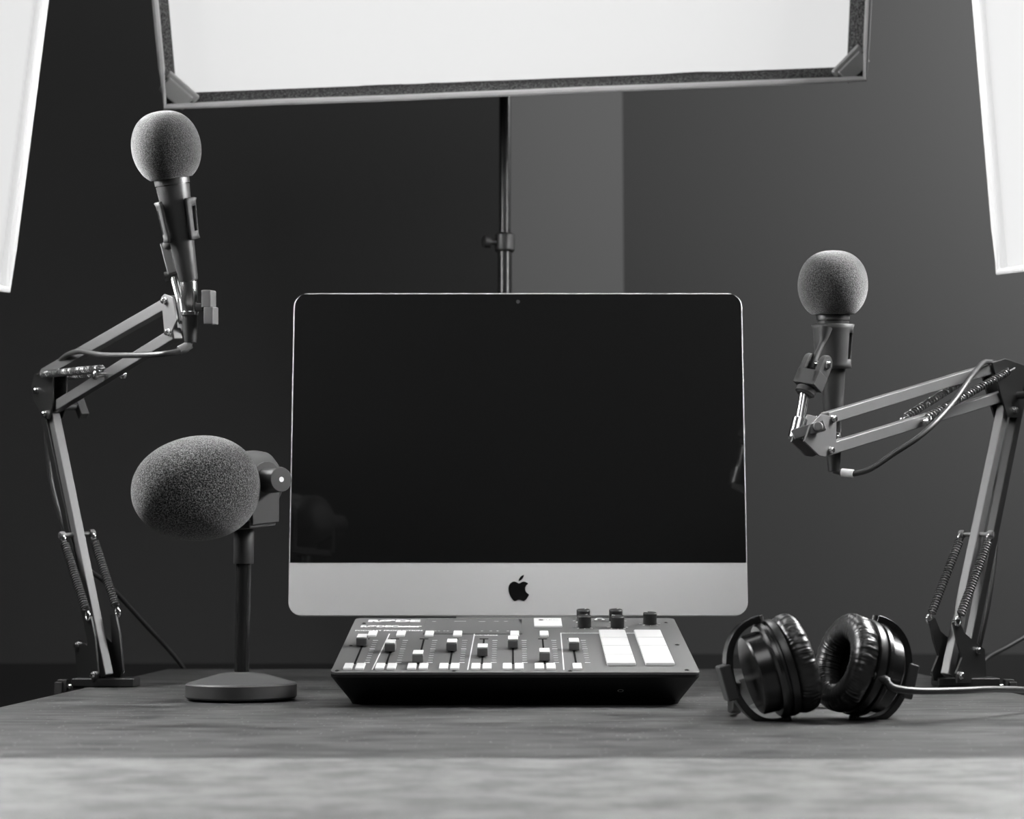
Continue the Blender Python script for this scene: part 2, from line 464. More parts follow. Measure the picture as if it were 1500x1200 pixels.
# bulged back
m = MB(); vs = []; fs = []
lev = [(1, .0), (.93, .008), (.78, .018), (.5, .03), (.2, .036)]
for s, d in lev:
    vs += [cp(a * s, HH * .5 + (b - HH * .5) * s, -.006 - d) for a, b in out]
for j in range(len(lev) - 1):
    fs += [(j * n + i, j * n + (i + 1) % n, (j + 1) * n + (i + 1) % n, (j + 1) * n + i) for i in range(n)]
fs.append(tuple(range((len(lev) - 1) * n, len(lev) * n)))
m.add(vs, fs).build('back_shell', 'alu', pc, smooth=60)
ins = .0012
top_pts = [(a, b) for a, b in [(p_ * (HW - ins) / HW, min(q_, HH - ins)) for p_, q_ in out] if b > HH - .0166]
gl = [(HW - ins, CHIN)] + top_pts + [(-HW + ins, CHIN)]
glass = MB().prism([cp(a, b, .0006) for a, b in gl], cN * .0012).build('screen_glass', 'glass', pc, smooth=0)
glass['label'] = 'black glossy screen, switched off'
bot = [(a, b) for a, b in [(p_ * (HW - ins) / HW, max(q_, ins)) for p_, q_ in out] if b < .0166]
ch = [(-HW + ins, CHIN - .0004)] + bot + [(HW - ins, CHIN - .0004)]
MB().prism([cp(a, b, .0005) for a, b in ch], cN * .0010).build('chin', 'alu', pc, smooth=0)['label'] = 'grey aluminium chin'
MB().lathe([(.0022, 0), (.0022, .0004)], cp(0, HH - .0105, .0012), cN, 16).build('webcam', 'lens', pc)
# apple shaped emblem (outline from the photo, in pixels of a 50x55 crop scaled x21.8)
body = [(550, 432), (620, 395), (700, 372), (780, 395), (845, 443), (790, 490), (757, 560), (755, 640), (785, 715), (868, 790), (835, 865), (780, 945), (730, 985), (690, 995), (620, 970), (560, 952), (500, 965), (440, 995), (380, 985), (330, 930), (275, 845), (230, 730), (212, 610), (225, 520), (262, 445), (330, 390), (400, 373), (470, 390)]
leaf = [(540, 355), (545, 310), (570, 255), (620, 200), (670, 172), (708, 172), (700, 215), (670, 275), (620, 325), (570, 352)]
def lg(poly):
    pts = []
    for x, y in poly:
        pts.append(PP(735 + x / 21.82, 835 + y / 21.82, cp(0, .03, .0012), cN))
    sm = []
    k = len(pts)
    for i in range(k):
        a, b, c, d = pts[i - 1], pts[i], pts[(i + 1) % k], pts[(i + 2) % k]
        for j in range(3):
            t_ = j / 3; sm.append(.5 * ((2 * b) + (c - a) * t_ + (2 * a - 5 * b + 4 * c - d) * t_ * t_ + (3 * b - a - 3 * c + d) * t_ ** 3))
    return sm
em = MB().prism(lg(body), cN * .0006).build('emblem', 'logo', pc, smooth=0)
MB().prism(lg(leaf), cN * .0006).build('emblem_leaf', 'logo', em, smooth=0)
# stand
st = MB().box(XC - .095, XC + .095, 1.935, 2.125, TABLE_Z, TABLE_Z + .006)
st.prism([(XC, 2.119, TABLE_Z + .003), (XC, 2.125, TABLE_Z + .003), (XC, 2.05, TABLE_Z + .25), (XC, 2.035, TABLE_Z + .25)], (.15, 0, 0))
st.build('stand', 'alu', pc, bevel=.0015)

# ------------------------------------------------------------------ mixing console
mF = P(753.5, 985, 1.617); mB = P(755, 905.5, 1.876)
mx0 = (mF.x + mB.x) / 2
mO = V((mx0, mF.y, mF.z)); MU = V((1, 0, 0)); MV = (V((0, mB.y - mF.y, mB.z - mF.z))); ML = MV.length; MV.normalize(); MN = MU.cross(MV)
MW = .1735
mixer = thing('mixing_console', (mx0, 1.76, TABLE_Z), 'black podcast mixing console with sliders and lit white buttons before the computer', 'mixer')
def q3(u, v, w_=0.0): return mO + MU * u + MV * v + MN * w_
def uv(px, py):
    p = PP(px, py, mO, MN) - mO
    return p.dot(MU), p.dot(MV)
pl = [(a, b + ML / 2) for a, b in rrect(MW, ML / 2, .007, 6)]
MB().prism([q3(a, b, -.0012) for a, b in pl], MN * .0024).build('panel', 'plate', mixer, bevel=.0004)['label'] = 'graphite top panel'
bf = PT(751, 1031.5)
hwb = (994 - 508) / 2 / F * (bf.y / ray(751, 1031).y) * 1.0
bot = [(a + mx0, b) for a, b in [(x_, bf.y + (1.84 - bf.y) / 2 + y_) for x_, y_ in rrect(hwb, (1.84 - bf.y) / 2, .006, 6)]]
m = MB(); n = len(pl)
l0 = [q3(a, b, -.0026) for a, b in pl]; l1 = [q3(a, b, -.0050) for a, b in pl]
l2 = [V((x_, y_, TABLE_Z + .004)) for x_, y_ in bot]; cxy = V((mx0, (bf.y + 1.84) / 2, 0))
l3 = [V((mx0 + (x_ - mx0) * .985, cxy.y + (y_ - cxy.y) * .985, TABLE_Z)) for x_, y_ in bot]
m.add(l0 + l1 + l2 + l3, [(i + k * n, (i + 1) % n + k * n, (i + 1) % n + (k + 1) * n, i + (k + 1) * n) for k in range(3) for i in range(n)] + [tuple(range(n)), tuple(reversed(range(3 * n, 4 * n)))])
m.build('body', 'body', mixer, smooth=30)
# headphone socket on the sloping front
fa = q3(0, 0, -.005); fb = V((mx0, bf.y, TABLE_Z + .004)); fN = MU.cross(fa - fb).normalized(); fN = -fN if fN.y > 0 else fN
js = PP(909, 1011.5, fa, fN)
MB().tube([js + fN * .0004 + (MU * math.cos(t_ * math.pi / 12) + fN.cross(MU) * math.sin(t_ * math.pi / 12)) * .0026 for t_ in range(24)], .0003, 6, True).build('socket_ring', 'white', mixer)
MB().cyl(js + fN * .0001, js + fN * .0004, .0022, 20).build('socket', 'slot', mixer)

def flatbox(u0, u1, v0, v1, w0, w1, name, mt, par=mixer, bevel=0.0):
    c = q3((u0 + u1) / 2, (v0 + v1) / 2, (w0 + w1) / 2)
    return MB().obox(c, MU * (u1 - u0) / 2, MV * (v1 - v0) / 2, MN * (w1 - w0) / 2).build(name, mt, par, bevel=bevel, smooth=30 if bevel else 0)
def strip(pxa, pxb, wdt, name='printed_line', mt='print'):
    a = uv(*pxa); b = uv(*pxb)
    return MB().beam(q3(*a, .00025), q3(*b, .00025), wdt, .0005, MN).build(name, mt, mixer, smooth=0)
slots_x = [519.5, 566, 612, 659, 706, 751.5, 798, 844]
cap_px = [(536, 949), (574.5, 957.5), (613, 974), (663.5, 956.5), (707, 964), (752.5, 952), (797.5, 971), (842, 955.5)]
pairs = [(510.5, 528), (557, 574), (603.5, 620.5), (650, 666.5), (697, 713.5), (743, 760.5), (790, 807), (845.5,)]
tops = [546, 587.5, 629, 670.5, None, 754, 797, None]
vb0 = uv(519, 982)[1]; vb1 = uv(519, 974.6)[1]
vt0 = uv(629, 933.5)[1]; vt1 = uv(629, 927)[1]
vs0 = uv(612, 973)[1]; vs1 = uv(612, 937.5)[1]
for i in range(8):
    u = uv(slots_x[i], 973)[0]
    sl = flatbox(u - .0009, u + .0009, vs0, vs1, .0001, .0005, 'slider_slot', 'slot')
    v0 = uv(*cap_px[i])[1]
    cb = flatbox(u - .0053, u + .0053, v0, v0 + .0175, .0016, .0094, 'slider', 'cap', bevel=.0009)
    flatbox(u - .0050, u + .0050, v0 + .0006, v0 + .0170, .0094, .0108, 'slider_top', 'white', cb, bevel=.0006)
    flatbox(u - .0014, u + .0014, v0 + .004, v0 + .0135, .0003, .0017, 'slider_stem', 'slot', cb)
    for k in range(11):
        vk = vs0 + .006 + (vs1 - vs0 - .010) * k / 10
        e = .0026 if k in (0, 6, 10) else .0022
        flatbox(u + .0113 - e, u + .0113 + e, vk - .0008, vk + .0008, .0001, .0004, 'scale_mark', 'print' if k in (0, 6, 10) else 'print_dim')
    for x_ in pairs[i]:
        ub = uv(x_, 978)[0]
        flatbox(ub - .0043, ub + .0043, vb0, vb1, .0002, .0024, 'button', 'lit', bevel=.0008)
    if tops[i]:
        ub = uv(tops[i], 930)[0]
        flatbox(ub - .0046, ub + .0046, vt0, vt1, .0002, .0024, 'button', 'lit', bevel=.0008)
    flatbox(u - .0045, u + .0045, vs1 + .003, vs1 + .0052, .0001, .0004, 'slot_mark', 'slot')
strip((570.5, 929), (545, 982), .0011); strip((695, 929), (685, 982), .0011); strip((821.5, 928), (826, 982), .0011); strip((821, 928), (933, 928), .0016)
# pads
for c, (xa, xb) in enumerate(((889.5, 932), (946, 989))):
    ua = uv(xa, 977.5)[0]; ub = uv(xb, 977.5)[0]
    va = uv(910, 976.5)[1]; vz = uv(910, 927)[1]; h = (vz - va) / 4
    for r in range(4):
        flatbox(ua, ub, va + h * r + .0010, va + h * (r + 1) - .0010, .0003, .0036, 'pad', 'pad', bevel=.0010)
# knobs
for (kx, ky) in ((856, 919), (904.5, 919.5), (854.5, 910), (902, 910), (952, 914.5)):
    ku, kv = uv(kx, ky); R0 = .0073
    kb = MB().lathe([(R0, .0006), (R0, .0118), (R0 - .0006, .0126), (R0 * .3, .0127)], q3(ku, kv), MN, 36).build('knob', 'black', mixer)
    an = {904.5: 150, 952: 145}.get(kx, 60)
    d = MU * math.cos(math.radians(an)) + MV * math.sin(math.radians(an))
    MB().beam(q3(ku, kv, .0128) + d * .003, q3(ku, kv, .0128) + d * .0066, .0010, .0005, MN).build('pointer', 'print', kb, smooth=0)
    for a in range(-180, 1, 45):
        d = MU * math.cos(math.radians(a)) + MV * math.sin(math.radians(a)) 
        MB().beam(q3(ku, kv, .0003) + d * .0086, q3(ku, kv, .0003) + d * .0112, .0009, .0004, MN).build('dial_mark', 'print', mixer, smooth=0)
# record key, touch display, prints
a = uv(782.5, 919.7); b = uv(823.5, 908.3)
rk = flatbox(a[0], uv(823.5, 919)[0], a[1], b[1], .0002, .0022, 'record_key', 'lit', bevel=.0006)
rc = uv(792.5, 911.2)
MB().lathe([(.0026, 0), (.0026, .0003)], q3(rc[0], rc[1], .0022), MN, 20).build('record_dot', 'print_dark', rk)
def text_on(s, px, py, size, name, mt, par=mixer, w_=.0004, bold=0, sx=1.0):
    vs, fs = text_verts(s, size, bold)
    u, v = uv(px, py)
    return MB().add([q3(u + p.x * sx, v + p.y, w_) for p in vs], fs).build(name, mt, par, smooth=0)
text_on('REC', 807, 911.2, .0075, 'record_lettering', 'print_dim', rk, .0024, sx=1.25)
ta = uv(640, 929.5); tb = uv(766, 908)
flatbox(uv(622, 920)[0], uv(764.5, 920)[0], ta[1], tb[1], .0001, .0006, 'touch_display', 'touch')
text_on('RØDE', 577, 910.3, .0155, 'brand_lettering', 'print', bold=.0010, sx=1.35)
text_on('RØDECaster', 572.5, 918.3, .0125, 'model_lettering', 'print', bold=.0007, sx=.95)
text_on('PODCAST PRODUCTION', 569.5, 924.4, .0068, 'model_lettering', 'print', bold=.0003, sx=.92)
text_on('wireless', 712, 931.2, .0075, 'channel_lettering', 'print', bold=.0003, sx=1.0)
for px_, py_, ww in ((636, 911.5, .004), (674, 911.2, .013), (706, 911.6, .007), (727, 911.3, .005), (741, 911.3, .004)):
    u, v = uv(px_, py_)
    k = 6
    for j in range(k):
        uu = u - ww / 2 + ww * (j + .5) / k
        flatbox(uu - ww * .055, uu + ww * .055, v - .0013, v + .0013, .0006, .0008, 'display_text', 'screen_text')
for px_ in (638, 643, 651, 656, 706, 719, 729, 744):
    u, v = uv(px_, 925.5); flatbox(u - .0011, u + .0011, v - .0012, v + .0012, .0006, .0008, 'display_icon', 'screen_text')
# headphone symbol beside the knobs
u, v = uv(878, 907.5)
hp = MB().tube([q3(u + .0042 * math.cos(math.radians(a)), v - .002 + .0065 * math.sin(math.radians(a)), .0004) for a in range(0, 181, 20)], .0005, 6)
for s in (-1, 1): hp.obox(q3(u + s * .0040, v - .004, .0004), MU * .0014, MV * .0028, MN * .0003)
hp.build('headphone_symbol', 'print', mixer, smooth=0)
for px_, py_ in ((494, 983), (835.5, 983.3), (1006, 982), (533, 913.5), (514, 946.3), (992, 945), (975.5, 912.5), (665, 983.3)):
    u, v = uv(px_, py_)
    MB().lathe([(.0021, .0002), (.0021, .0007), (.0009, .0007), (.0008, .0003)], q3(u, v), MN, 14).build('screw', 'bar_dark', mixer)

# ------------------------------------------------------------------ egg shaped broadcast microphone on its desk stand
SX = P(353, 1008, 1.725).x; SY = 1.728
ds = thing('microphone_desk_stand', (SX, SY, TABLE_Z), 'round-based black desk stand carrying the egg shaped microphone', 'microphone stand')
MB().lathe([(.0535, .0022), (.0552, .004), (.0552, .0155), (.0535, .0172), (.022, .0262), (.013, .0278)], (SX, SY, TABLE_Z), (0, 0, 1), 64).build('base', 'soft', ds, smooth=25)
for a in range(3):
    an = math.radians(30 + 120 * a)
    MB().lathe([(.006, 0), (.006, .0024)], (SX + .043 * math.cos(an), SY + .043 * math.sin(an), TABLE_Z), (0, 0, 1), 14).build('rubber_foot', 'black', ds)
zp = P(359, 826, SY).z; zt = P(360, 783, SY).z
MB().cyl((SX, SY, TABLE_Z + .0275), (SX, SY, zp + .004), .0074, 24).build('pole', 'pole', ds)
bmic = thing('broadcast_microphone', (SX, SY, zp), 'large egg shaped foam microphone with a side knob, tilted on the desk stand', 'microphone')
MB().lathe([(.0098, 0), (.0102, .001), (.0102, zt - zp + .006), (.009, zt - zp + .008)], (SX, SY, zp), (0, 0, 1), 28).build('collar', 'matte', bmic)
am = V((-.76, -.63, -.13)).normalized()               # the way the microphone points
rm = am.cross(V((0, 0, 1))).normalized(); rm = rm if rm.x > 0 else -rm
um = rm.cross(am); um = um if um.z > 0 else -um
pv = V((SX + .003, SY, P(395, 707, SY).z))            # pivot, above the pole
MB().lathe([(.012, -.030), (.022, -.028), (.0295, -.021), (.032, -.010), (.032, .05)], pv, am, 40).build('housing', 'soft', bmic)
# U yoke
ya = .0335
for s in (-1, 1):
    c = pv + rm * (s * ya)
    zlo = zt + .010
    poly = [c + am * .0155 + V((0, 0, .004)), c + am * .0155 + V((0, 0, zlo - pv.z)), c - am * .0155 + V((0, 0, zlo - pv.z)), c - am * .0155 + V((0, 0, .004))]
    poly += [c - am * (.0155 * math.cos(math.radians(t_))) + V((0, 0, .004 + .0155 * math.sin(math.radians(t_)))) for t_ in range(20, 180, 20)]
    MB().prism(poly, rm * .005).build('yoke_arm', 'soft', bmic, bevel=.0008)
    kn = MB().lathe([(.010, .0), (.0125, .001), (.0125, .0265), (.0118, .0275), (.003, .0276)], c + rm * (s * .0025), rm * s, 32)
    kk = kn.build('swivel_knob', 'matte', bmic)
    if s > 0:
        MB().lathe([(.0026, 0), (.0026, .0004)], c + rm * (s * .0302), rm, 16).build('knob_dot', 'print', kk)
ybc = V((SX, SY, zt + .007))
MB().obox(ybc + V((0, 0, .003)), rm * (ya + .0025), am * .0155, V((0, 0, .004))).build('yoke_base', 'soft', bmic, bevel=.0015)
fc = P(291, 715.5, 1.668)
# egg profile along the axis
L1, L2, RR = .067, .060, .0515
prof = []
for k in range(49):
    t_ = math.pi * k / 48
    h = -math.cos(t_)
    hh = h * (L1 if h > 0 else L2)
    prof.append((max(2e-4, RR * math.sin(t_) ** .86 * (1 - .05 * h)), hh))
MB().lathe(prof, fc, am, 96, caps=False).build('foam_windscreen', 'foam_big', bmic, smooth=180)

# ------------------------------------------------------------------ handheld microphones
def handheld(label, pbot, ptop, fr, fh, lettering):
    a = (ptop - pbot).normalized(); L_ = (ptop - pbot).length
    root = thing('handheld_microphone', pbot, label, 'microphone')
    bd = MB().lathe([(.0080, 0), (.0096, .001), (.0100, .004), (.0128, L_ * .45), (.0165, L_ * .85), (.0172, L_ - .006)], pbot, a, 44).build('handle', 'mic', root)
    MB().lathe([(.0155, L_ - .0062), (.0155, L_ - .0052), (.0178, L_ - .0050), (.0182, L_ + .003), (.0170, L_ + .006)], pbot, a, 44).build('collar', 'mic', root)
    prof = []
    k0 = -58
    for k in range(k0, 91, 4):
        t_ = math.radians(k); prof.append((max(2e-4, fr * math.cos(t_) ** .80), math.sin(t_) * fh))
    off = L_ - prof[0][1] + .001
    prof = [(.0172, prof[0][1] + .006), (.0178, prof[0][1])] + prof[0:]
    MB().lathe([(r, h + off) for r, h in prof], pbot, a, 80, caps=False).build('foam_windscreen', 'foam', root, smooth=180)
    if lettering:
        _, e1, e2 = frame(a, V((0, -1, 0)))
        vs, fs = text_verts('SHURE', .0085, .0002)
        pts = []
        for p in vs:
            an = math.radians(-55) + p.x / .0172
            hh = L_ - .0115 + p.y
            rr = .0168 + .0012 * 0
            rad = .0165 + (hh / L_ - .85) / .15 * .0007 + .00035
            pts.append(pbot + a * hh + (e1 * math.cos(an) + (-e2 if e2.x < 0 else e2) * math.sin(an)) * rad)
        MB().add(pts, fs).build('brand_lettering', 'print_dark', root, smooth=0)
    return a, L_, root

def clip_shell(p, a, L_, f0, f1, facing, gap, name, parent, hole=75):
    """spring clip round a handle: open towards `facing`"""
    _, e1, e2 = frame(a, facing)
    na, nh = 40, 10; vs = []; fs = []
    for j in range(nh + 1):
        f = f0 + (f1 - f0) * j / nh
        r = .0100 + (.0172 - .0100) * max(0, f - .03) * 1.02 + .0036 + (.0012 if j in (0, nh) else 0)
        for i in range(na + 1):
            t_ = math.radians(gap + (360 - 2 * gap) * i / na)
            vs.append(p + a * (L_ * f) + (e1 * math.cos(t_) + e2 * math.sin(t_)) * r)
    for j in range(nh):
        for i in range(na):
            t_ = gap + (360 - 2 * gap) * (i + .5) / na
            if 2 <= j <= 7 and min(abs(t_ - hole), abs(360 - t_ - hole)) < 16: continue
            k = j * (na + 1) + i; fs.append((k, k + 1, k + na + 2, k + na + 1))
    return MB().add(vs, fs).build(name, 'soft', parent, smooth=50, solid=.0030)

def bolt(m, c, d, r=.0036, h=.004):
    return m.lathe([(r * 1.25, 0), (r * 1.25, h * .25), (r, h * .3), (r, h * .8), (r * .75, h), (r * .2, h * 1.05)], c, d, 12)

def cable_thing(label, pts, r, k=8):
    path = smooth_path(pts, k)
    return path

# ------------------------------------------------------------------ boom arms
def boom_arm(label, B, E, T, d):
    """d: pixel layout of the arm; everything lies in the plane of B, E, T"""
    n = (E - B).cross(T - E).normalized()
    if n.y > 0: n = -n
    def pp(q, off=0.0): return PP(q[0], q[1], B, n) + n * off
    def px_(q, off): return PP(q[0], q[1], B + n * off, n)
    root = thing('boom_arm', (B.x, B.y, TABLE_Z), label, 'microphone arm')
    bw = .0125
    for key, mt in (('low1', 'bar'), ('low2', 'bar_dark')):
        a, b = d[key]; MB().beam(pp(a), pp(b), bw, .0105, n).build('lower_bar', mt, root, bevel=.0012)
    for key in ('up1', 'up2'):
        a, b = d[key]; MB().beam(pp(a), pp(b), bw, .0105, n).build('upper_bar', d.get('upmat', 'bar'), root, bevel=.0012)
    # cross pin and springs of the lower arm
    C_ = pp(d['pin']); D_ = pp(d['hook']); so = .0185
    pin = MB().cyl(C_ - n * (so + .004), C_ + n * (so + .004), .0026, 14)
    for s in (-1, 1): pin.lathe([(.0042, 0), (.0048, .001), (.0048, .005), (.0042, .006)], C_ + n * (s * so) - n * .003, n, 14)
    pin.build('cross_pin', 'bar', root)
    for s in (-1, 1):
        a = C_ + n * (so * s); b = D_ + n * (so * s); u = (b - a).normalized()
        sp = MB().tube(helix(a + u * .010, b - u * .004, .0042, 30, 9), .0011, 5)
        sp.build('spring', 'spring', root, smooth=60)
        hk = MB(); _, e1, e2 = frame(u, n)
        hk.tube([b + u * .004 + (u * math.cos(t_ * .55) + e2 * math.sin(t_ * .55)) * .0055 for t_ in range(12)], .0011, 6, True)
        hk.tube([a + u * .005 + (u * math.cos(t_ * .55) + e2 * math.sin(t_ * .55)) * .0050 for t_ in range(12)], .0010, 6, True)
        hk.build('spring_hook', 'steel', root, smooth=60)
        # horn plate that carries the hook down to the base
        pl_ = [pp(q, so * .82 * s) for q in d['horn']]
        MB().prism(pl_, n * .0022).build('base_plate', 'bar_dark', root)
    for q in d['base_bolts']:
        for s in (-1, 1): bolt(MB(), pp(q, so * .82 * s) + n * (s * .001), n * s).build('base_bolt', 'steel', root)
    # elbow plates
    for s in (-1, 1):
        MB().prism([pp(q, .0085 * s) for q in d['elbow']], n * .0022).build('elbow_plate', 'bar_dark', root, bevel=.0004)
    for q in d['elbow_bolts']:
        for s in (-1, 1): bolt(MB(), pp(q, .0085 * s) + n * (s * .001), n * s, .0034, .005).build('elbow_bolt', 'steel', root)
    ks = d['elbow_knob'][2]; nk = n * ks
    ek = pp(d['elbow_knob'][0], .012 * ks)
    kb = MB().cyl(ek - nk * .004, ek + nk * .014, .0045, 16)
    _, e1, e2 = frame(n, (E - B))
    tl = math.radians(d['elbow_knob'][1]); wv = e1 * math.cos(tl) + e2 * math.sin(tl); wx = n.cross(wv)
    kb.obox(ek + nk * .017, wv * .0155, wx * .0055, n * .0055).build('elbow_knob', 'soft', root, bevel=.0015)
    # springs of the upper arm
    for (a, b, off) in d['up_springs']:
        a = px_(a, off); b = px_(b, off); u = (b - a).normalized()
        MB().tube(helix(a + u * .012, b - u * .006, .0038, 34, 9), .0010, 5).build('spring', d.get('spmat', 'spring'), root, smooth=60)
        e_ = MB().cyl(a - u * .002, a + u * .014, .0012, 8); e_.cyl(b - u * .010, b + u * .004, .0013, 8)
        e_.build('spring_hook', 'steel', root)
    pc_ = pp(d['up_pin'])
    pin = MB().cyl(pc_ - n * .020, pc_ + n * .020, .0026, 14)
    for s in (-1, 1): pin.lathe([(.0042, 0), (.0052, .001), (.0052, .004), (.0042, .005)], pc_ + n * (s * .017) - n * .0025, n, 14)
    pin.build('cross_pin', 'steel', root)
    # end plates
    for s in (-1, 1):
        MB().prism([pp(q, .0080 * s) for q in d['end']], n * .0022).build('end_plate', 'bar', root, bevel=.0004)
    for q in d['end_bolts']:
        for s in (-1, 1): bolt(MB(), pp(q, .0080 * s) + n * (s * .001), n * s, .0032, .005).build('end_bolt', 'steel', root)
    return root, n, pp

# ---- left
LEFT_KNOB_POS = False
B = P(157, 986, 1.950); E = P(78, 603, 2.005); T = P(258, 465, 1.765)
dl = dict(low1=((157, 990), (77, 598)), low2=((141, 958), (60, 566)), up1=((254, 441), (66, 548)), up2=((260, 488), (70, 604)),
          pin=(113, 783), hook=(149, 895), horn=[(145, 903), (152, 901), (158, 930), (163, 985), (158, 997), (133, 997), (128, 942), (136, 934), (147, 944)],
          base_bolts=[(157, 986), (133, 943)],
          elbow=[(61, 549), (70, 543), (88, 546), (88, 596), (82, 614), (74, 610), (60, 585), (57, 566)],
          elbow_bolts=[(66, 572), (78, 606)], elbow_knob=((84, 596), 15, 1 if LEFT_KNOB_POS else -1),
          up_springs=[((56, 549), (152, 540), .016), ((68, 553), (160, 547), -.016)], up_pin=(160, 549), upmat='bar',
          end=[(247, 436), (252, 431), (264, 436), (270, 469), (259, 493), (252, 487)], end_bolts=[(254, 441), (259, 487)])
armL, nL, ppL = boom_arm('folded black boom arm clamped to the desk edge behind the egg shaped microphone', B, E, T, dl)

def clamp(root, xe, yb, side, post_px, knob_px):
    """C-clamp on the table's side edge; side = -1 for the edge towards -x"""
    s = side
    m = MB().box(min(xe + s * .016, xe - s * .055), max(xe + s * .016, xe - s * .055), yb - .017, yb + .017, TABLE_Z + .0005, TABLE_Z + .0105)
    m.build('clamp_jaw', 'bar_dark', root, bevel=.002)
    x0, x1 = sorted((xe + s * .0015, xe + s * .016))
    MB().box(x0, x1, yb - .015, yb + .015, TABLE_Z - .085, TABLE_Z + .001).build('clamp_spine', 'bar_dark', root, bevel=.002)
    x0, x1 = sorted((xe + s * .016, xe - s * .045))
    MB().box(x0, x1, yb - .015, yb + .015, TABLE_Z - .095, TABLE_Z - .085).build('clamp_jaw', 'bar_dark', root, bevel=.002)
    xs = xe - s * .030
    MB().cyl((xs, yb, TABLE_Z - .036), (xs, yb, TABLE_Z - .13), .004, 14).build('clamp_screw', 'steel', root)
    MB().cyl((xs - .025, yb, TABLE_Z - .128), (xs + .025, yb, TABLE_Z - .128), .003, 12).build('clamp_handle', 'steel', root)
    MB().cyl((post_px.x, post_px.y, TABLE_Z + .010), (post_px.x, post_px.y, post_px.z), .0055, 18).build('post', 'bar_dark', root)
    kp = V((xe + s * .016, yb - .004, TABLE_Z + .0005))
    MB().cyl(kp - V((s * .004, 0, 0)), kp + V((s * .007, 0, 0)), .0030, 14).build('lock_screw', 'steel', root)
    k = MB().obox(kp + V((s * .0125, 0, -.0015)), V((.0055, 0, 0)), V((0, .005, 0)), V((0, 0, .0095)))
    k.obox(kp + V((s * .0155, -.004, -.0015)), V((.0045, 0, 0)), V((0, .004, 0)), V((0, 0, .0070)))
    k.build('lock_knob', 'soft', root, bevel=.0012)
clamp(armL, TX0, 1.962, -1, V((P(148, 990, 1.962).x, 1.962, P(148, 985, 1.962).z)), None)

# left microphone
aL, LL, micL = handheld('foam covered handheld microphone with metal lettering held high above the egg shaped microphone', P(276.5, 412, 1.742), P(251.5, 263, 1.715), .0352, .0372, True)
pbL = P(276.5, 412, 1.742)
clip_shell(pbL, aL, LL, .40, .80, V((.02, -1, 0)), 38, 'microphone_clip', armL)
_, e1, e2 = frame(aL, V((0.1, -1, 0)))
# clip stem and hinge behind the handle
sa = P(242, 358, 1.785); hg = P(254, 404, 1.778); sb = P(263, 440, 1.768)
MB().beam(sa, hg, .010, .013, e1).build('clip_stem', 'soft', armL, bevel=.0015)
MB().cyl(pbL + aL * (LL * .5) - e1 * .016, sa + (hg - sa) * .1, .0055, 14).build('clip_neck', 'soft', armL)
MB().cyl(hg - e2 * .009, hg + e2 * .009, .0052, 16).build('clip_hinge', 'matte', armL)
MB().cyl(hg, sb, .0040, 16).build('clip_thread', 'steel', armL)
MB().cyl(sb, P(268, 472, 1.762), .0050, 18).build('tip_socket', 'steel', armL)
# wing knob of the tip
k0 = ppL((272, 450)); kr = V((.96, -.25, -.06)).normalized()
kw = MB().cyl(k0, k0 + kr * .021, .0044, 16)
ku_ = V((.0, -.12, 1)).normalized()
kw.obox(k0 + kr * .026 + ku_ * .0085, kr * .0055, kr.cross(ku_) * .0075, ku_ * .0095)
kw.obox(k0 + kr * .0285 - ku_ * .0085, kr * .0055, kr.cross(ku_) * .0075, ku_ * .0095)
kw.build('tip_knob', 'bar', armL, bevel=.0018)
# cable with plug
ca = aL
def plug(root, p, a, l1, l2, l3):
    MB().lathe([(.0078, 0), (.0086, .0008), (.0086, l1 * .62), (.0080, l1 * .66), (.0080, l1 - .004), (.0092, l1 - .0035), (.0092, l1)], p, -a, 28).build('plug', 'steel', root)
    MB().lathe([(.0080, l1), (.0078, l1 + l2 * .4), (.0062, l1 + l2)], p, -a, 24).build('plug_boot', 'black', root)
cabL = thing('microphone_cable', pbL, 'thin black cable plugged into the microphone above the egg shaped microphone', 'cable')
ax = (P(277, 412, 1.742) - P(279.5, 500, 1.748)).normalized()
plug(cabL, pbL, ax, .0355, .028, .01)
end = pbL - ax * .0625
pts = [end, end + V((-.003, -.002, -.008)), P(262, 515, 1.742), P(235, 519, 1.74), P(195, 520.5, 1.775), P(150, 520, 1.83), P(115, 515, 1.90), P(92, 525, 1.965), P(76, 552, 2.02), P(68, 600, 2.045), P(70, 660, 2.05), P(78, 720, 2.05), P(100, 790, 2.05), P(125, 830, 2.08), P(160, 858, 2.15), P(210, 912, 2.30), P(262, 970, 2.46), P(285, 1010, 2.50)]
MB().tube(smooth_path(pts, 10), .0030, 10).build('wire', 'cable', cabL, smooth=60)
MB().cyl(end + V((0, 0, -.003)), P(262.5, 513.5, 1.743), .0046, 14).build('strain_relief', 'bar', cabL)

# ---- right
B = P(1389, 988, 1.945); E = P(1470, 598, 2.02); T = P(1205, 638, 1.765)
dr = dict(low1=((1387, 990), (1470, 596)), low2=((1416, 968), (1497, 566)), up1=((1209, 613), (1464, 536)), up2=((1205, 660), (1468, 580)),
          pin=(1430, 783), hook=(1384, 904), horn=[(1378, 911), (1386, 906), (1394, 926), (1408, 938), (1424, 950), (1426, 990), (1416, 999), (1384, 999), (1382, 985), (1391, 962), (1384, 940)],
          base_bolts=[(1388, 988), (1413, 952)],
          elbow=[(1443, 532), (1462, 526), (1490, 536), (1505, 556), (1494, 590), (1484, 612), (1466, 612), (1456, 580)],
          elbow_bolts=[(1496, 557), (1475, 602)], elbow_knob=((1480, 580), 70, 1),
          up_springs=[((1485, 540), (1353, 614), .016), ((1450, 533), (1322, 614), -.016)], up_pin=(1343, 617), upmat='bar',
          end=[(1176, 624), (1192, 607), (1215, 612), (1214, 662), (1199, 669), (1190, 668), (1168, 647)], end_bolts=[(1209, 614), (1205, 660)])
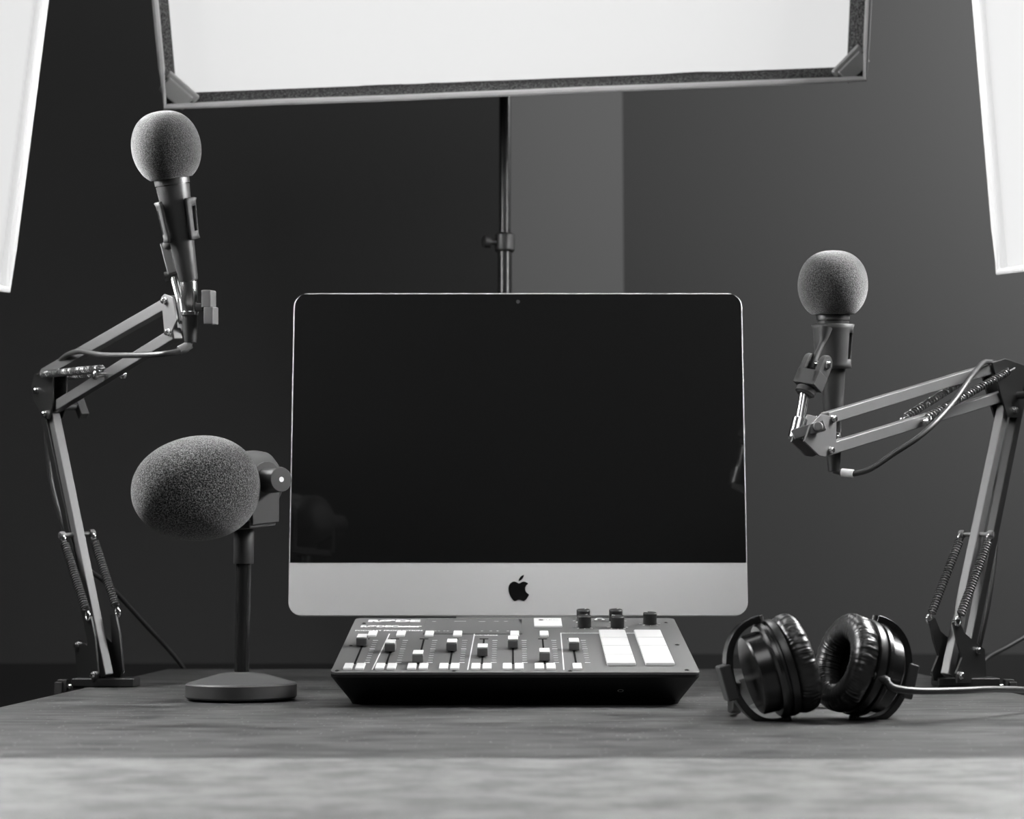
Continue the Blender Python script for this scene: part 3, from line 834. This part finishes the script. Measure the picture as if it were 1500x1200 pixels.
armR, nR, ppR = boom_arm('folded black boom arm clamped to the desk edge behind the headphones', B, E, T, dr)
clamp(armR, TX1, 1.966, 1, V((P(1404, 990, 1.966).x, 1.966, P(1404, 988, 1.966).z)), None)
aR, LR, micR = handheld('foam covered handheld microphone held upright above the headphones', P(1220.5, 617, 1.815), P(1220, 462, 1.80), .0370, .0368, False)
pbR = P(1220.5, 617, 1.815)
clip_shell(pbR, aR, LR, .50, .915, V((.55, 1, 0)), 60, 'microphone_clip', armR, 92)
# clip stem: rib from ring to hinge fork, nut and threaded rod
_, e1, e2 = frame(aR, V((-.15, -1, 0)))
rb = pbR + aR * (LR * .88) + e1 * .0185
q_ = lambda px, py, y: P(px, py, y)
rib = smooth_path([q_(1209, 480, 1.776), q_(1206, 497, 1.775), q_(1200, 512, 1.772), q_(1193, 528, 1.768), q_(1190, 540, 1.766)], 5)
MB().tube(rib, [.0075 - .0045 * min(1, i / 7) for i in range(len(rib))], 12).build('clip_stem', 'soft', armR)
rib2 = smooth_path([q_(1196, 478, 1.778), q_(1203, 500, 1.7745), q_(1199, 513, 1.771)], 5)
fk = MB()
hd = (q_(1199, 530, 1.765) - q_(1184, 566, 1.760)).normalized()        # up the fork
sd = V((.80, -.55, .1)); sd = (sd - hd * sd.dot(hd)).normalized(); fd = hd.cross(sd)
c0 = q_(1187, 557, 1.762)
fk.obox(c0, hd * .0085, sd * .0130, fd * .0098)
for s in (-1, 1):
    c1 = c0 + sd * (s * .0098)
    fk.prism([c1 + fd * .0098 - hd * .006, c1 + fd * .0098 + hd * .020] + [c1 + hd * .020 + (fd * math.cos(math.radians(t_)) + hd * math.sin(math.radians(t_))) * .0098 for t_ in range(20, 180, 20)] + [c1 - fd * .0098 + hd * .020, c1 - fd * .0098 - hd * .006], sd * .0055)
fk.build('clip_fork', 'soft', armR, bevel=.0008)
bb = MB(); bolt(bb, c0 + sd * .0125 + hd * .020, sd, .0040, .003); bb.cyl(c0 + hd * .02 - sd * .012, c0 + hd * .02 + sd * .012, .003, 12); bb.build('fork_bolt', 'steel', armR)
MB().lathe([(.008, 0), (.0105, .002), (.0105, .007), (.008, .009)], c0 - hd * .0085, -hd, 24).build('clip_nut', 'matte', armR)
MB().cyl(c0 - hd * .017, q_(1168, 640, 1.752), .0052, 20).build('clip_thread', 'steel', armR)
MB().cyl(q_(1172, 614, 1.754), q_(1165, 643, 1.750), .0078, 20).build('tip_socket', 'steel', armR)
k0 = q_(1183, 632, 1.745); kr = V((.0, -1, .1)).normalized()
kw = MB().cyl(k0 + V((0, .012, 0)), k0 + kr * .004, .0045, 16)
kdv = V((.93, -.1, .28)).normalized()
kw.obox(k0 + kr * .006, kdv * .0165, kdv.cross(kr) * .0052, kr * .0042)
kw.lathe([(.0052, 0), (.0052, .004), (.004, .005)], k0 + kr * .009 + kdv * .009, kr, 16)
kw.build('tip_knob', 'bar', armR, bevel=.0012)
cabR = thing('microphone_cable', pbR, 'thin black cable plugged into the microphone above the headphones', 'cable')
ax = (P(1221, 617, 1.815) - P(1222, 690, 1.815)).normalized()
plug(cabR, pbR, ax, .0200, .034, .01)
end = pbR - ax * .053
pts = [end, P(1232, 692, 1.812), P(1250, 694, 1.805), P(1275, 687, 1.80), P(1310, 664, 1.80), P(1345, 641, 1.80), P(1372, 617, 1.81), P(1400, 585, 1.84), P(1425, 549, 1.88), P(1444, 530, 1.96), P(1462, 545, 2.06), P(1466, 610, 2.09), P(1457, 700, 2.09), P(1459, 790, 2.07), P(1450, 870, 2.05), P(1436, 940, 2.05), P(1424, 978, 2.07), P(1424, 992, 2.13), P(1445, 965, 2.22), P(1475, 948, 2.30), P(1530, 918, 2.40), P(1600, 890, 2.45)]
MB().tube(smooth_path(pts, 10), .0030, 10).build('wire', 'cable', cabR, smooth=60)
MB().cyl(P(1233, 692.5, 1.811), P(1250, 694, 1.805), .0046, 14).build('strain_relief', 'alu', cabR)

# ------------------------------------------------------------------ headphones
hp = thing('headphones', (P(1198, 1000, 1.46).x, 1.47, TABLE_Z), 'black over-ear headphones with wrinkled leather pads lying on the desk', 'headphones')
def cup(C, a, cable_side):
    a = V(a).normalized()
    up = (V((0, 0, 1)) - a * a.z).normalized(); sd = a.cross(up)
    R0 = .0415
    MB().lathe([(.020, -.0262), (.0325, -.0258), (.0338, -.0245), (.0345, -.012)], C, a, 56, up).build('housing', 'gloss', hp)
    MB().lathe([(.0335, -.0125), (.0385, -.0120), (.0408, -.0100), (.0408, -.0068), (.0390, -.0058)], C, a, 64, up).build('rim', 'gloss', hp)
    MB().lathe([(.0385, -.0058), (.0385, -.0038), (.0412, -.0034), (.0418, -.0010), (.0412, .0026), (.0402, .0030)], C, a, 64, up).build('pad_mount', 'leather', hp)
    # wrinkled pad
    nA, nB = 320, 26; vs = []; fs = []
    for i in range(nA):
        t_ = 2 * math.pi * i / nA
        d = up * math.cos(t_) + sd * math.sin(t_)
        for j in range(nB):
            s = 2 * math.pi * j / nB
            rmaj = .0305; rx = .0116; hx = .0105
            cr, sr = math.cos(s), math.sin(s)
            cr = math.copysign(abs(cr) ** .8, cr); sr = math.copysign(abs(sr) ** .85, sr)
            wv = noise.noise(V((math.cos(t_) * 16, math.sin(t_) * 16, s * .45))) * .0008 + noise.noise(V((math.cos(t_) * 38, math.sin(t_) * 38, s * .7 + 5))) * .0009
            wv *= max(0.15, abs(math.cos(s)))
            vs.append(C + d * (rmaj + (rx + wv) * cr) + a * (.0125 + (hx + wv) * sr))
    for i in range(nA):
        for j in range(nB):
            i2 = (i + 1) % nA; j2 = (j + 1) % nB
            fs.append((i * nB + j, i2 * nB + j, i2 * nB + j2, i * nB + j2))
    MB().add(vs, fs).build('ear_pad', 'leather', hp, smooth=180)
    MB().lathe([(.024, .002), (.024, .003)], C, a, 40, up).build('ear_cloth', 'cloth', hp)
    # fork round the housing
    arc = []
    for k in range(25):
        t_ = math.radians(-90 + 180 * k / 24)
        arc.append(C - a * .006 - a * (math.cos(t_) ** .8 * .0385 if abs(k - 12) < 12 else 0) + up * (math.sin(t_) * .0440))
    m = MB(); vs = []; fs = []
    for k, p in enumerate(arc):
        tg = (arc[min(k + 1, 24)] - arc[max(k - 1, 0)]).normalized(); nr = tg.cross(sd)
        hw_ = .0045 + .0035 * math.sin(math.pi * k / 24)
        for (x_, y_) in ((-1, -1), (1, -1), (1, 1), (-1, 1)): vs.append(p + sd * (hw_ * x_) + nr * (.0030 * y_))
    for k in range(24):
        for e in range(4): fs.append((k * 4 + e, k * 4 + (e + 1) % 4, k * 4 + 4 + (e + 1) % 4, k * 4 + 4 + e))
    fs += [(3, 2, 1, 0), (96, 97, 98, 99)]
    m.add(vs, fs).build('fork', 'gloss', hp, bevel=.0006)
    for s in (-1, 1):
        MB().cyl(C - a * .006 + up * (s * .038), C - a * .006 + up * (s * .0460), .0034, 14).build('pivot', 'black', hp)
    hub = C - a * .0455
    MB().obox(hub - a * .002, a * .0048, up * .0150, sd * .0095).build('slider_block', 'soft', hp, bevel=.0015)
    return hub, up, sd
aLc = V((.95, .09, .26)); aRc = V((-.91, -.28, .27))
CL = P(1143, 977, 1.455); CR = P(1257, 979, 1.470)
CL.z = TABLE_Z + .0445; CR.z = TABLE_Z + .0445
hL, uL, sL = cup(CL, aLc, False)
hR, uR, sR = cup(CR, aRc, True)
# headband lying behind the cups
bp = smooth_path([hL + V((.006, .006, -.008)), hL + V((.010, .03, -.014)), hL + V((.016, .085, -.016)), (hL + hR) / 2 + V((-.02, .155, -.010)), (hL + hR) / 2 + V((.035, .155, -.010)), hR + V((-.006, .085, -.014)), hR + V((-.004, .03, -.012)), hR + V((-.004, .006, -.008))], 8)
m = MB(); vs = []; fs = []
for k, p in enumerate(bp):
    tg = (bp[min(k + 1, len(bp) - 1)] - bp[max(k - 1, 0)]).normalized()
    nr = tg.cross(V((0, 0, 1))).normalized(); s = math.sin(math.pi * k / (len(bp) - 1))
    hh = .007 + .007 * min(1, s * 1.6); th = .0016 + .0035 * min(1, s * 1.5)
    p = V((p.x, p.y, max(p.z, TABLE_Z + hh + .0005)))
    for (x_, y_) in ((-1, -1), (1, -1), (1, 1), (-1, 1)): vs.append(p + nr * (th * x_) + V((0, 0, hh * y_)))
for k in range(len(bp) - 1):
    for e in range(4): fs.append((k * 4 + e, k * 4 + (e + 1) % 4, k * 4 + 4 + (e + 1) % 4, k * 4 + 4 + e))
fs += [(3, 2, 1, 0), tuple(len(vs) - 4 + i for i in range(4))]
m.add(vs, fs).build('headband', 'leather', hp, bevel=.0012)
# cable
c0 = P(1276, 990, 1.435)
MB().tube([c0 + V((-.004, .008, .002)), c0 + V((.006, -.001, -.001)), c0 + V((.014, -.002, -.005))], [.0050, .0044, .0034], 14).build('cable_boot', 'black', hp)
pts = [c0 + V((.012, -.002, -.004)), P(1310, 1008, 1.425), P(1345, 1012.5, 1.43), P(1400, 1012, 1.45), P(1450, 1010, 1.48), P(1500, 1011, 1.53), P(1545, 1015, 1.60), V((TX1 + .004, 1.66, TABLE_Z + .0035)), V((TX1 + .03, 1.67, TABLE_Z - .04)), V((TX1 + .04, 1.68, TABLE_Z - .20))]
MB().tube(smooth_path(pts, 8), .0029, 12).build('cable', 'cable', hp, smooth=60)
